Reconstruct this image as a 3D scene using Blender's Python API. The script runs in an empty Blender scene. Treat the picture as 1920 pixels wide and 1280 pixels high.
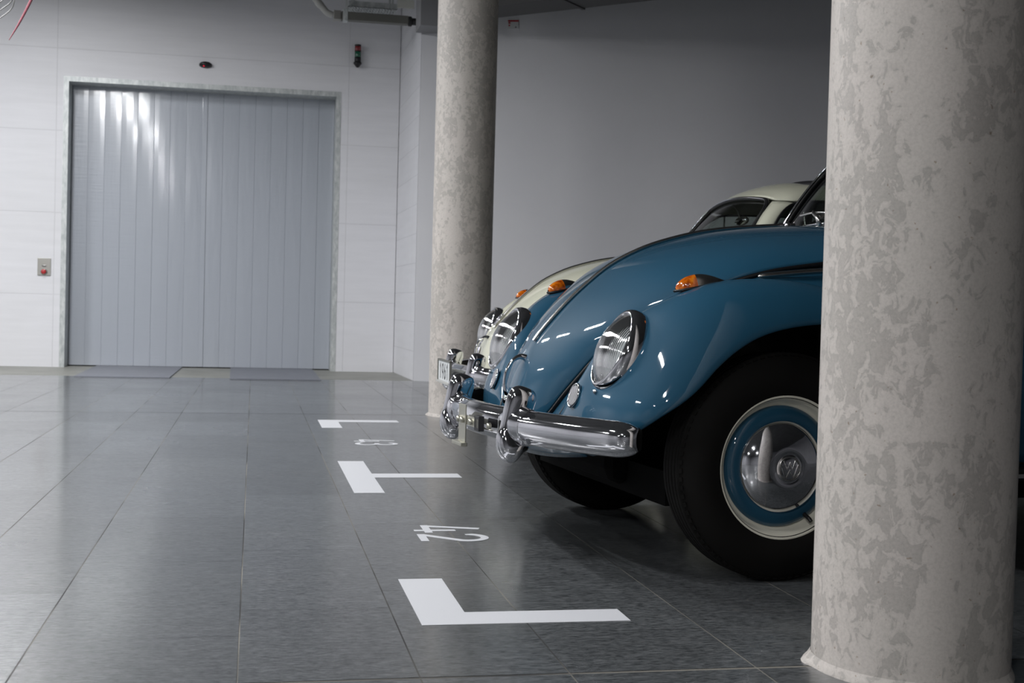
import bpy, bmesh, math, random
from mathutils import Vector, Matrix
random.seed(4)
C = bpy.context.scene.collection
PI = math.pi

# ------------------------------------------------------------------ camera, world, lights, exposure
YAW, PITCH, ROLL, HC, FPX = .1993, .02546, .02645, .76, 2404.0
cam = bpy.data.cameras.new('camera'); camo = bpy.data.objects.new('camera', cam); C.objects.link(camo)
fw = Vector((math.sin(YAW)*math.cos(PITCH), math.cos(YAW)*math.cos(PITCH), -math.sin(PITCH)))
rt = Vector((math.cos(YAW), -math.sin(YAW), 0)); up = rt.cross(fw)
r2 = math.cos(ROLL)*rt + math.sin(ROLL)*up; u2 = -math.sin(ROLL)*rt + math.cos(ROLL)*up
camo.matrix_world = Matrix(((r2.x, u2.x, -fw.x, 0), (r2.y, u2.y, -fw.y, 0), (r2.z, u2.z, -fw.z, HC), (0, 0, 0, 1)))
cam.sensor_width = 36.0; cam.lens = 36.0*FPX/1920.0; cam.clip_start = .05; cam.clip_end = 100
cam.dof.use_dof = True; cam.dof.focus_distance = 4.0; cam.dof.aperture_fstop = 8.0
bpy.context.scene.camera = camo

w = bpy.data.worlds.new('world'); bpy.context.scene.world = w; w.use_nodes = True
w.node_tree.nodes['Background'].inputs[0].default_value = (.55, .58, .62, 1)
w.node_tree.nodes['Background'].inputs[1].default_value = .05

vs = bpy.context.scene.view_settings
bpy.context.scene.display_settings.display_device = 'sRGB'
vs.view_transform = 'Standard'; vs.look = 'None'; vs.gamma = 1; vs.use_curve_mapping = False
vs.exposure = 0.14

LAMPS = [(-2.35, 11.6, 4.2, 90, 180), (-2.35, 8.9, 4.15, 115, 180), (-2.35, 6.1, 4.15, 130, 180), (-2.35, 2.4, 4.15, 115, 180), (-2.35, -2.8, 4.15, 115, 180), (-2.35, -8.0, 4.15, 120, 180),
         (-6.3, 9.5, 4.15, 230, 180), (-6.3, 2.5, 4.15, 150, 180), (-6.3, -5.0, 4.15, 100, 180)]
for x, y, z, e, sp in LAMPS:
    l = bpy.data.lights.new('lamp_light', 'AREA'); l.shape = 'RECTANGLE'; l.size = .16; l.size_y = 1.3
    l.energy = e; l.color = (.965, .975, 1.0); l.spread = math.radians(sp)
    o = bpy.data.objects.new('lamp_light', l); C.objects.link(o); o.location = (x, y, z-.012)

# ------------------------------------------------------------------ materials
def mat(name, color, rough=.5, metal=0, coat=0, spec=.5, coat_rough=.03, emit=None, estr=0, trans=0, ior=1.5):
    m = bpy.data.materials.new(name); m.use_nodes = True
    b = m.node_tree.nodes['Principled BSDF']
    b.inputs['Base Color'].default_value = (*color, 1); b.inputs['Roughness'].default_value = rough
    b.inputs['Metallic'].default_value = metal; b.inputs['Coat Weight'].default_value = coat
    b.inputs['Coat Roughness'].default_value = coat_rough; b.inputs['Specular IOR Level'].default_value = spec
    b.inputs['IOR'].default_value = ior; b.inputs['Transmission Weight'].default_value = trans
    if emit: b.inputs['Emission Color'].default_value = (*emit, 1); b.inputs['Emission Strength'].default_value = estr
    return m
def N(m, t, **k):
    n = m.node_tree.nodes.new(t)
    for a, v in k.items(): setattr(n, a, v)
    return n
def L(m, a, b): m.node_tree.links.new(a, b)
def BS(m): return m.node_tree.nodes['Principled BSDF']
def texcoord(m, scale=(1, 1, 1), kind='Object'):
    t = N(m, 'ShaderNodeTexCoord'); mp = N(m, 'ShaderNodeMapping'); mp.inputs['Scale'].default_value = scale
    L(m, t.outputs[kind], mp.inputs['Vector']); return mp.outputs['Vector']
def noise(m, vec, scale, detail=4, rough=.5, dist=0):
    n = N(m, 'ShaderNodeTexNoise'); n.inputs['Scale'].default_value = scale; n.inputs['Detail'].default_value = detail
    n.inputs['Roughness'].default_value = rough; n.inputs['Distortion'].default_value = dist
    L(m, vec, n.inputs['Vector']); return n.outputs['Fac']
def ramp(m, fac, stops):
    r = N(m, 'ShaderNodeValToRGB'); e = r.color_ramp.elements
    while len(e) < len(stops): e.new(.5)
    for el, (p, c) in zip(e, stops):
        el.position = p; el.color = (*c, 1) if len(c) == 3 else c
    L(m, fac, r.inputs[0]); return r.outputs['Color']
def mix(m, fac, a, b, mode='MIX'):
    n = N(m, 'ShaderNodeMix', data_type='RGBA', blend_type=mode)
    for s, v in ((n.inputs[0], fac), (n.inputs[6], a), (n.inputs[7], b)):
        if isinstance(v, (int, float)): s.default_value = v
        elif isinstance(v, tuple): s.default_value = (*v, 1) if len(v) == 3 else v
        else: L(m, v, s)
    return n.outputs[2]
def bump(m, h, strength=.3, dist=.01):
    b = N(m, 'ShaderNodeBump'); b.inputs['Strength'].default_value = strength; b.inputs['Distance'].default_value = dist
    L(m, h, b.inputs['Height']); L(m, b.outputs['Normal'], BS(m).inputs['Normal']); return b

def paint(name, col, flake=0):
    m = mat(name, col, rough=.5, coat=1.0, coat_rough=.035, spec=.12)
    v = texcoord(m); f = noise(m, v, 3.0, 3)
    L(m, mix(m, .12, col, ramp(m, f, [(0, tuple(c*.75 for c in col)), (1, tuple(min(1, c*1.2) for c in col))])), BS(m).inputs['Base Color'])
    return m
M = {}
M['blue'] = paint('blue_paint', (.015, .077, .136))
M['cream'] = paint('cream_paint', (.60, .60, .48))
M['rimcream'] = mat('cream_rim_paint', (.86, .83, .70), .3, coat=.6)
M['chrome'] = mat('chrome', (.74, .74, .77), .06, 1)
M['dullchrome'] = mat('aged_chrome', (.55, .54, .52), .22, 1)
M['zinc'] = mat('zinc_bracket', (.50, .49, .42), .35, .9)
M['rubber'] = mat('black_rubber', (.006, .006, .006), .7, spec=.2)
M['seal'] = mat('black_seal', (.004, .004, .005), .4)
M['under'] = mat('black_underbody', (.003, .003, .003), .9, spec=.1)
M['interior'] = mat('dark_upholstery', (.03, .028, .024), .8)
M['bezelwhite'] = mat('white_plate', (.62, .64, .64), .4)
M['ink'] = mat('black_ink', (.01, .01, .012), .5)
M['mark'] = mat('white_floor_film', (.72, .73, .76), .42)
M['horn'] = mat('white_lacquer_metal', (.7, .7, .72), .25, .6)

def tyre_mat():
    m = mat('tyre_rubber', (.006, .0055, .005), .75, spec=.18)
    return m
M['tyre'] = tyre_mat()
def amber():
    m = mat('amber_lens', (.80, .16, .004), .12, coat=1, trans=.25)
    v = texcoord(m); f = noise(m, v, 60, 2)
    L(m, ramp(m, f, [(.3, (.35, .045, .001)), (.55, (.85, .18, .004)), (.75, (1, .35, .02))]), BS(m).inputs['Base Color'])
    bump(m, f, .5, .004); return m
M['amber'] = amber()
def lens():
    m = bpy.data.materials.new('fluted_glass'); m.use_nodes = True; nt = m.node_tree; nt.nodes.clear()
    out = N(m, 'ShaderNodeOutputMaterial'); tr = N(m, 'ShaderNodeBsdfTransparent'); gl = N(m, 'ShaderNodeBsdfGlossy'); df = N(m, 'ShaderNodeBsdfDiffuse')
    tr.inputs[0].default_value = (.93, .95, .95, 1); gl.inputs['Roughness'].default_value = .05; df.inputs[0].default_value = (.70, .72, .70, 1)
    uv = N(m, 'ShaderNodeTexCoord'); sp = N(m, 'ShaderNodeSeparateXYZ'); L(m, uv.outputs['UV'], sp.inputs[0])
    w1 = N(m, 'ShaderNodeMath', operation='MULTIPLY'); L(m, sp.outputs[0], w1.inputs[0]); w1.inputs[1].default_value = 120.0
    w2 = N(m, 'ShaderNodeMath', operation='SINE'); L(m, w1.outputs[0], w2.inputs[0])
    b = N(m, 'ShaderNodeBump'); b.inputs['Strength'].default_value = .2; b.inputs['Distance'].default_value = .001; L(m, w2.outputs[0], b.inputs['Height'])
    for s in (gl, df): L(m, b.outputs[0], s.inputs['Normal'])
    m1 = N(m, 'ShaderNodeMixShader'); m2 = N(m, 'ShaderNodeMixShader'); lw = N(m, 'ShaderNodeFresnel'); lw.inputs[0].default_value = 1.6; L(m, b.outputs[0], lw.inputs['Normal'])
    mp = N(m, 'ShaderNodeMapRange'); mp.inputs[3].default_value = .42; mp.inputs[4].default_value = .70; mp.inputs[1].default_value = -1; L(m, w2.outputs[0], mp.inputs[0])
    L(m, mp.outputs[0], m1.inputs[0]); L(m, tr.outputs[0], m1.inputs[1]); L(m, df.outputs[0], m1.inputs[2])
    L(m, lw.outputs[0], m2.inputs[0]); L(m, m1.outputs[0], m2.inputs[1]); L(m, gl.outputs[0], m2.inputs[2]); L(m, m2.outputs[0], out.inputs[0]); return m
M['lens'] = lens()
M['reflector'] = mat('lamp_reflector', (.88, .89, .87), .24, 1)
def glass():
    m = bpy.data.materials.new('window_glass'); m.use_nodes = True; nt = m.node_tree; nt.nodes.clear()
    out = N(m, 'ShaderNodeOutputMaterial'); tr = N(m, 'ShaderNodeBsdfTransparent'); gl = N(m, 'ShaderNodeBsdfGlossy'); ms = N(m, 'ShaderNodeMixShader'); fr = N(m, 'ShaderNodeFresnel')
    tr.inputs[0].default_value = (.74, .78, .76, 1); gl.inputs['Roughness'].default_value = .02; fr.inputs[0].default_value = 1.5
    L(m, fr.outputs[0], ms.inputs[0]); L(m, tr.outputs[0], ms.inputs[1]); L(m, gl.outputs[0], ms.inputs[2]); L(m, ms.outputs[0], out.inputs[0]); return m
M['glass'] = glass()

def floor_mat():
    m = mat('slate_tiles', (.06, .063, .065), .2, spec=.6, coat=.5, coat_rough=.085)
    v = texcoord(m); v2 = texcoord(m, (4.5, 20, 1))
    a = N(m, 'ShaderNodeAttribute'); a.attribute_name = 'tone'
    f1 = noise(m, v2, 2.6, 7, .7, .6); f2 = noise(m, v, 1.1, 4, .6); f3 = noise(m, v2, 9, 5, .75)
    c = ramp(m, f1, [(.36, (.030, .035, .038)), (.5, (.072, .079, .083)), (.64, (.155, .165, .172))])
    c = mix(m, .55, c, ramp(m, f3, [(.42, (.018, .021, .023)), (.58, (.185, .195, .20))]), 'MIX')
    c = mix(m, .28, c, ramp(m, a.outputs['Fac'], [(0, (.25, .25, .25)), (1, (.85, .85, .85))]), 'OVERLAY')
    v3 = texcoord(m, (.7, 3.6, 1)); f4 = noise(m, v3, 1.7, 2, .5, 1.5)
    vein = ramp(m, f4, [(.493, (0, 0, 0)), (.5, (1, 1, 1)), (.507, (0, 0, 0))])
    vm = N(m, 'ShaderNodeMath', operation='MULTIPLY'); L(m, vein, vm.inputs[0]); L(m, ramp(m, f2, [(.5, (0, 0, 0)), (.62, (.35, .35, .35))]), vm.inputs[1])
    c = mix(m, vm.outputs[0], c, (.28, .27, .25))
    L(m, c, BS(m).inputs['Base Color'])
    r = N(m, 'ShaderNodeMapRange'); L(m, f2, r.inputs[0]); r.inputs[1].default_value = .3; r.inputs[2].default_value = .7; r.inputs[3].default_value = .26; r.inputs[4].default_value = .36
    L(m, r.outputs[0], BS(m).inputs['Roughness'])
    ad = N(m, 'ShaderNodeMath', operation='ADD'); L(m, f1, ad.inputs[0]); L(m, f3, ad.inputs[1])
    bump(m, ad.outputs[0], .22, .002); cb = N(m, 'ShaderNodeBump'); cb.inputs['Strength'].default_value = .05; cb.inputs['Distance'].default_value = .002; L(m, ad.outputs[0], cb.inputs['Height']); L(m, cb.outputs[0], BS(m).inputs['Coat Normal']); return m
M['floor'] = floor_mat()
M['grout'] = mat('grout', (.15, .145, .13), .7)
L(M['grout'], ramp(M['grout'], noise(M['grout'], texcoord(M['grout']), 1.3, 3), [(.42, (.035, .035, .035)), (.58, (.21, .20, .175))]), BS(M['grout']).inputs['Base Color'])
def conc(name, c1, c2, sc=2.0, rough=.6, b=.1):
    m = mat(name, c1, rough); v = texcoord(m); f = noise(m, v, sc, 6, .6)
    L(m, ramp(m, f, [(.3, c1), (.7, c2)]), BS(m).inputs['Base Color']); bump(m, noise(m, v, sc*12, 5), b, .004); return m
M['screed'] = conc('concrete_strip', (.20, .20, .175), (.30, .30, .27), 2.5, .45)
M['ceiling'] = conc('ceiling_concrete', (.14, .14, .14), (.18, .18, .18), 1.5, .8)
M['greywall'] = conc('grey_wall_paint', (.66, .66, .69), (.72, .72, .74), .7, .7, .05)
M['farwall'] = conc('hall_wall_paint', (.40, .40, .42), (.46, .46, .48), .7, .7, .05)
M['greybeam'] = conc('grey_beam_paint', (.28, .28, .29), (.33, .33, .34), .9, .7, .05)
def wallmat(name, col, ox, oz, w, h, line=.86):
    m = mat(name, col, .55)
    t = N(m, 'ShaderNodeTexCoord'); mp = N(m, 'ShaderNodeMapping'); L(m, t.outputs['Object'], mp.inputs[0])
    sp = N(m, 'ShaderNodeSeparateXYZ'); L(m, mp.outputs[0], sp.inputs[0]); cb = N(m, 'ShaderNodeCombineXYZ')
    ad = N(m, 'ShaderNodeMath', operation='ADD'); L(m, sp.outputs[0], ad.inputs[0]); L(m, sp.outputs[1], ad.inputs[1])
    ax = N(m, 'ShaderNodeMath', operation='ADD'); L(m, ad.outputs[0], ax.inputs[0]); ax.inputs[1].default_value = ox
    az = N(m, 'ShaderNodeMath', operation='ADD'); L(m, sp.outputs[2], az.inputs[0]); az.inputs[1].default_value = oz
    L(m, ax.outputs[0], cb.inputs[0]); L(m, az.outputs[0], cb.inputs[1])
    br = N(m, 'ShaderNodeTexBrick'); br.offset = 0; br.inputs['Scale'].default_value = 1; br.inputs['Mortar Size'].default_value = .006; br.inputs['Mortar Smooth'].default_value = .6
    br.inputs['Brick Width'].default_value = w; br.inputs['Row Height'].default_value = h
    br.inputs['Color1'].default_value = (*col, 1); br.inputs['Color2'].default_value = (*[c*.985 for c in col], 1); br.inputs['Mortar'].default_value = (*[c*line for c in col], 1)
    L(m, cb.outputs[0], br.inputs['Vector'])
    v = texcoord(m, (.5, .5, 6)); f = noise(m, v, 2.2, 5, .6); v1 = texcoord(m); g = noise(m, v1, .9, 4)
    c = mix(m, 1, br.outputs['Color'], ramp(m, f, [(.3, (.94, .94, .94)), (.7, (1, 1, 1))]), 'MULTIPLY')
    c = mix(m, 1, c, ramp(m, g, [(.3, (.95, .95, .94)), (.7, (1, 1, 1))]), 'MULTIPLY')
    L(m, c, BS(m).inputs['Base Color'])
    inv = N(m, 'ShaderNodeMath', operation='SUBTRACT'); inv.inputs[0].default_value = 1; L(m, br.outputs['Fac'], inv.inputs[1])
    a2 = N(m, 'ShaderNodeMath', operation='MULTIPLY_ADD'); L(m, f, a2.inputs[0]); a2.inputs[1].default_value = .25; L(m, inv.outputs[0], a2.inputs[2])
    bump(m, a2.outputs[0], .35, .004); return m
M['wall'] = wallmat('white_painted_concrete', (.80, .80, .83), 2.13-14.6, .10, 3.13, .885)
M['wall2'] = wallmat('white_painted_blocks', (.80, .80, .83), .3, 0, 1.9, .30)
def colmat():
    m = mat('mottled_cast_concrete', (.45, .42, .39), .5, spec=.35)
    v = texcoord(m); vz = texcoord(m, (1, 1, .75)); vl = texcoord(m, (1, 1, .4))
    f = noise(m, vz, 36, 7, .60, .8); g = noise(m, vl, 9, 3, .5); h = noise(m, v, 75, 2, .5); k = noise(m, v, 2.2, 4, .6); q = noise(m, v, 160, 3, .7)
    thr = N(m, 'ShaderNodeMath', operation='MULTIPLY_ADD'); L(m, g, thr.inputs[0]); thr.inputs[1].default_value = .7; L(m, f, thr.inputs[2])
    c = ramp(m, thr.outputs[0], [(.80, (.60, .553, .51)), (.885, (.535, .495, .455)), (.908, (.35, .325, .30)), (.99, (.41, .38, .35))])
    c = mix(m, .4, c, ramp(m, k, [(.35, (.58, .535, .50)), (.65, (.50, .48, .44))]), 'MIX')
    c = mix(m, 1, c, ramp(m, q, [(.35, (.88, .88, .88)), (.6, (1, 1, 1))]), 'MULTIPLY')
    s = ramp(m, h, [(.24, (.5, .4, .3)), (.29, (1, 1, 1))]); c = mix(m, .7, c, s, 'MULTIPLY')
    L(m, c, BS(m).inputs['Base Color']); bump(m, thr.outputs[0], .12, .002); return m
M['column'] = colmat()
def doormat():
    m = mat('grey_blue_door_enamel', (.42, .45, .50), .34, spec=.5, coat=1, coat_rough=.11)
    v = texcoord(m, (3.5, 1, .5)); f = noise(m, v, 3, 3, .5, .5); v2 = texcoord(m, (1.2, 1, 16)); f2 = noise(m, v2, 2.5, 4, .6)
    ad = N(m, 'ShaderNodeMath', operation='MULTIPLY_ADD'); L(m, f2, ad.inputs[0]); ad.inputs[1].default_value = .45; L(m, f, ad.inputs[2]); bump(m, ad.outputs[0], .22, .02)
    return m
M['door'] = doormat()
def galv():
    m = mat('galvanised_steel', (.55, .57, .57), .5, .35); v = texcoord(m, (1, 1, .4)); f = noise(m, v, 22, 5, .7)
    L(m, ramp(m, f, [(.35, (.42, .45, .45)), (.65, (.68, .70, .69))]), BS(m).inputs['Base Color']); return m
M['galv'] = galv()
M['steel'] = mat('brushed_steel', (.40, .39, .36), .4, .8)
M['darkduct'] = mat('dark_duct_sheet', (.07, .07, .07), .6)
M['matt_grey'] = conc('grey_sheet', (.17, .18, .21), (.20, .21, .24), 8, .5)
M['grey_trunk'] = mat('grey_trunking', (.14, .14, .125), .55)
M['pipe_grey'] = mat('pvc_pipe', (.42, .42, .40), .5)
M['black'] = mat('black_plastic', (.008, .008, .009), .4)
M['redlens'] = mat('red_lens', (.22, .006, .01), .2, coat=1)
M['greenlens'] = mat('green_lens', (.004, .10, .05), .2, coat=1)
M['red'] = mat('red_plastic', (.45, .03, .035), .35)
M['signred'] = mat('sign_red', (.42, .02, .03), .4)
M['led'] = mat('red_led', (.5, .0, .02), .3, emit=(1, .02, .06), estr=.35)
M['diffuser'] = mat('lamp_diffuser', (.9, .9, .9), .4, emit=(1, .97, .94), estr=20)
M['panelwhite'] = mat('white_panel', (.62, .62, .57), .5)
M['cable_white'] = mat('white_cable', (.28, .28, .27), .6)
M['cable_red'] = mat('red_cord', (.30, .085, .11), .7)

# ------------------------------------------------------------------ helpers
def tag(o, label=None, cat=None, group=None, kind=None):
    if label: o['label'] = label
    if cat: o['category'] = cat
    if group: o['group'] = group
    if kind: o['kind'] = kind
    return o
def link(name, me, m, parent=None):
    o = bpy.data.objects.new(name, me); C.objects.link(o)
    if m is not None:
        for mm in (m if isinstance(m, (list, tuple)) else [m]): me.materials.append(mm)
    if parent: o.parent = parent
    return o
def empty(name, loc=(0, 0, 0), rz=0):
    o = bpy.data.objects.new(name, None); C.objects.link(o); o.location = loc; o.rotation_euler = (0, 0, rz); o.empty_display_size = .1; return o
def mesh(name, vs_, fs, m, parent=None, smooth=True, fix=True):
    me = bpy.data.meshes.new(name); me.from_pydata([tuple(v) for v in vs_], [], fs)
    if fix:
        b = bmesh.new(); b.from_mesh(me); bmesh.ops.remove_doubles(b, verts=b.verts, dist=1e-6); bmesh.ops.recalc_face_normals(b, faces=b.faces); b.to_mesh(me); b.free()
    for p in me.polygons: p.use_smooth = smooth
    return link(name, me, m, parent)
def sharp(o, ang=35):
    me = o.data
    b = bmesh.new(); b.from_mesh(me)
    for e in b.edges:
        if len(e.link_faces) == 2 and e.calc_face_angle(0) > math.radians(ang): e.smooth = False
    b.to_mesh(me); b.free(); return o
def grid(name, rows, m, parent=None, cu=False, cv=False, solid=0, off=-1, fix=True):
    nr, nc = len(rows), len(rows[0]); V = [v for r in rows for v in r]; F = []
    for i in range(nr if cu else nr-1):
        for j in range(nc if cv else nc-1):
            F.append((i*nc+j, i*nc+(j+1) % nc, ((i+1) % nr)*nc+(j+1) % nc, ((i+1) % nr)*nc+j))
    o = mesh(name, V, F, m, parent, fix=fix)
    if solid:
        s = o.modifiers.new('solid', 'SOLIDIFY'); s.thickness = solid; s.offset = off
    return o
def cr(pts, n):
    """resample a polyline through its points with a Catmull-Rom curve"""
    P = [Vector(p) for p in pts]; P = [2*P[0]-P[1]]+P+[2*P[-1]-P[-2]]; k = len(pts)-1; out = []
    for i in range(n):
        t = i/(n-1)*k; s = min(int(t), k-1); t -= s; a, b, c, d = P[s:s+4]
        out.append(.5*((2*b)+(c-a)*t+(2*a-5*b+4*c-d)*t*t+(3*b-a-3*c+d)*t**3))
    return out
def frames(P, closed=False):
    T = []; n = len(P)
    for i in range(n):
        a = P[(i-1) % n] if closed or i > 0 else P[i]; b = P[(i+1) % n] if closed or i < n-1 else P[i]
        T.append((b-a).normalized())
    u = T[0].orthogonal().normalized(); out = []
    for t in T:
        u = (u-t*u.dot(t)).normalized(); out.append((t, u, t.cross(u)))
    return out
def tube(name, pts, r, m, parent=None, n=10, closed=False, res=None, up=None, flat=None):
    P = cr(pts, res) if res else [Vector(p) for p in pts]
    fr = frames(P, closed); k = len(P)
    R = [r]*k if isinstance(r, (int, float)) else [r[0]+(0)]*0 or [Vector((cr([(a, 0, 0) for a in r], k)[i].x, 0, 0)).x for i in range(k)]
    rows = []
    for i, (p, (t, u, v)) in enumerate(zip(P, fr)):
        if up is not None:
            v = t.cross(Vector(up)).normalized(); u = v.cross(t).normalized()
        fa = flat if flat else 1
        rows.append([p+R[i]*(math.cos(2*PI*j/n)*u*fa+math.sin(2*PI*j/n)*v) for j in range(n)])
    if closed: return grid(name, rows, m, parent, cu=True, cv=True)
    V = [x for q in rows for x in q]; F = []
    for i in range(k-1):
        for j in range(n): F.append((i*n+j, i*n+(j+1) % n, (i+1)*n+(j+1) % n, (i+1)*n+j))
    F.append(tuple(range(n))); F.append(tuple(range((k-1)*n, k*n)))
    return sharp(mesh(name, V, F, m, parent), 60)
def lathe(name, prof, c, axis, m, parent=None, n=64, up=(0, 0, 1), eu=1, ev=1, closed=False, a0=0, a1=2*PI):
    """prof: list of (radius, height along axis). eu / ev: stretch along up and sideways"""
    a = Vector(axis).normalized(); u = Vector(up); u = Vector((1, 0, 0)) if abs(u.normalized().dot(a)) > .99 else u; u = (u-a*u.dot(a)).normalized(); v = a.cross(u); c = Vector(c); rows = []
    full = abs(a1-a0-2*PI) < 1e-6; nn = n if full else n+1
    for r, h in prof:
        rows.append([c+a*h+r*(eu*math.cos(a0+(a1-a0)*j/n)*u+ev*math.sin(a0+(a1-a0)*j/n)*v) for j in range(nn)])
    return grid(name, rows, m, parent, cu=closed, cv=full)
def box(name, lo, hi, m, parent=None, bev=0, seg=2):
    b = bmesh.new(); bmesh.ops.create_cube(b, size=1)
    for v in b.verts: v.co = Vector([lo[i]+(v.co[i]+.5)*(hi[i]-lo[i]) for i in range(3)])
    if bev: bmesh.ops.bevel(b, geom=b.edges[:], offset=bev, segments=seg, affect='EDGES', profile=.5)
    me = bpy.data.meshes.new(name); b.to_mesh(me); b.free()
    o = link(name, me, m, parent)
    return o
def boxes(name, lst, m, parent=None, bev=0):
    b = bmesh.new()
    for lo, hi in lst:
        r = bmesh.ops.create_cube(b, size=1)
        for v in r['verts']: v.co = Vector([lo[i]+(v.co[i]+.5)*(hi[i]-lo[i]) for i in range(3)])
    if bev: bmesh.ops.bevel(b, geom=b.edges[:], offset=bev, segments=2, affect='EDGES')
    me = bpy.data.meshes.new(name); b.to_mesh(me); b.free(); return link(name, me, m, parent)
def prism(name, poly, h0, h1, m, parent=None, plane='xy'):
    n = len(poly); f = {'xy': lambda p, h: (p[0], p[1], h), 'yz': lambda p, h: (h, p[0], p[1]), 'xz': lambda p, h: (p[0], h, p[1])}[plane]
    V = [f(p, h0) for p in poly]+[f(p, h1) for p in poly]
    F = [tuple(range(n)), tuple(range(n, 2*n))]+[(i, (i+1) % n, n+(i+1) % n, n+i) for i in range(n)]
    return mesh(name, V, F, m, parent, smooth=False)
def panel(name, lo, hi, holes, y0, y1, m, kind='structure'):
    """vertical wall in the XZ plane between y0 and y1 with rectangular holes"""
    xs = sorted({lo[0], hi[0], *[h[0] for h in holes], *[h[2] for h in holes]}); zs = sorted({lo[1], hi[1], *[h[1] for h in holes], *[h[3] for h in holes]})
    L_ = []
    for a, b in zip(xs, xs[1:]):
        for c, d in zip(zs, zs[1:]):
            mx, mz = (a+b)/2, (c+d)/2
            if any(h[0] < mx < h[2] and h[1] < mz < h[3] for h in holes): continue
            L_.append(((a, y0, c), (b, y1, d)))
    o = boxes(name, L_, m); tag(o, kind=kind); return o

# ------------------------------------------------------------------ room shell
ZC = 4.32
DUCT = (.735, -.678)
XL, XR, YB, YF = -9.0, 9.0, -13.0, 14.6
# floor: grout bed below, stone tiles above, one structure object
def build_floor():
    V, F, mi, tone = [], [], [], []
    def quad(x0, y0, x1, y1, z, k, t):
        b = len(V); V.extend([(x0, y0, z), (x1, y0, z), (x1, y1, z), (x0, y1, z)]); F.append((b, b+1, b+2, b+3)); mi.append(k); tone.append(t)
    quad(XL, YB, XR, 16.0, -.0009, 1, 0)
    quad(XL, 12.985, XR, 16.0, 0, 2, 0)
    xs = [-1.12, -.765, -.462, -.017, .350, .665, 1.080, 1.452]
    known = {3: 2.961, 4: 3.208, 5: 3.40, 6: 2.93, 7: 2.81, 2: 3.435}
    while xs[-1] < XR: xs.append(xs[-1]+random.choice([.415, .37, .315]))
    lx = [-1.12]
    while lx[-1] > XL: lx.append(lx[-1]-random.choice([.46, .37, .315]))
    xs = [x for x in lx[::-1][:-1]]+xs
    k0 = xs.index(-1.12)
    g = .0022
    for i in range(len(xs)-1):
        a, b = max(xs[i], XL), min(xs[i+1], XR)
        if b-a < .02: continue
        idx = i-k0+1
        joints = [-10.07, -3.74, 2.587, 8.905, 12.985]
        for s0, s1 in zip([YB]+joints[:-1], joints):
            ys = [s0+(.0055 if s0 != YB else 0)]
            y = known.get(idx, None) if abs(s0-2.587) < .01 else None
            if y is None: y = s0+random.uniform(.2, 1.0)
            while y < s1-.15:
                ys.append(y); y += random.choice([.9, .86, 1.05, .78, 1.15])
            ys.append(s1-.0055)
            for c, d in zip(ys, ys[1:]):
                quad(a+g*.8, c+.0007, b-g*.8, d-.0007, 0, 0, random.random())
    me = bpy.data.meshes.new('floor'); me.from_pydata(V, [], F)
    at = me.attributes.new('tone', 'FLOAT', 'FACE')
    for i, t in enumerate(tone): at.data[i].value = t
    o = link('floor', me, [M['floor'], M['grout'], M['screed']])
    for p, k in zip(me.polygons, mi): p.material_index = k
    tag(o, kind='structure')
build_floor()
tag(box('ceiling', (XL, YB, ZC), (XR, 16.0, ZC+.2), M['ceiling']), kind='structure')
DX0, DX1, DZ = -2.006, .862, 3.09
panel('wall_back', (XL, 0), (1.57, ZC), [(DX0-.055, 0, DX1+.055, DZ+.055)], YF, YF+.34, M['wall'])
tag(boxes('trim_1', [((DX0-.055, YF-.004, 0), (DX0, YF+.34, DZ)), ((DX1, YF-.004, 0), (DX1+.055, YF+.34, DZ)), ((DX0-.055, YF-.004, DZ), (DX1+.055, YF+.34, DZ+.055))], M['galv']), kind='structure')
# sliding gate leaves of vertical boards
def leaf(name, x0, x1, y, n):
    pts = []; w_ = (x1-x0)/n
    for i in range(n):
        a = x0+i*w_; k_ = random.uniform(-.0014, .0014); pts += [(a+.0012, y+.004), (a+.0035, y-k_), (a+w_*.3, y-k_*.4-.0006), (a+w_*.7, y+k_*.4-.0006), (a+w_-.0035, y+k_), (a+w_-.0012, y+.004)]
    V = []; 
    for (x, yy) in pts: V += [(x, yy, .012), (x, yy, DZ+.02)]
    F = [(2*i, 2*i+2, 2*i+3, 2*i+1) for i in range(len(pts)-1)]
    # back
    nb = len(V); V += [(x0, y+.06, .012), (x0, y+.06, DZ+.02), (x1, y+.06, .012), (x1, y+.06, DZ+.02)]
    F += [(nb, nb+1, nb+3, nb+2), (0, 1, nb+1, nb), (nb-2, nb+2, nb+3, nb-1)]
    return mesh(name, V, F, M['door'], None, smooth=False)
d = leaf('door_1', DX0, -.605, YF+.27, 8); tag(d, kind='structure')
d = leaf('door_2', -.555, DX1, YF+.27, 8); tag(d, kind='structure')
tag(box('trim_2', (-.607, YF+.262, .012), (-.553, YF+.30, DZ+.02), M['door'], bev=.003), kind='structure')
tag(box('wall_behind_door', (DX0-.06, YF+.34, 0), (DX1+.06, YF+.40, ZC), M['under']), kind='structure')
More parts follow.
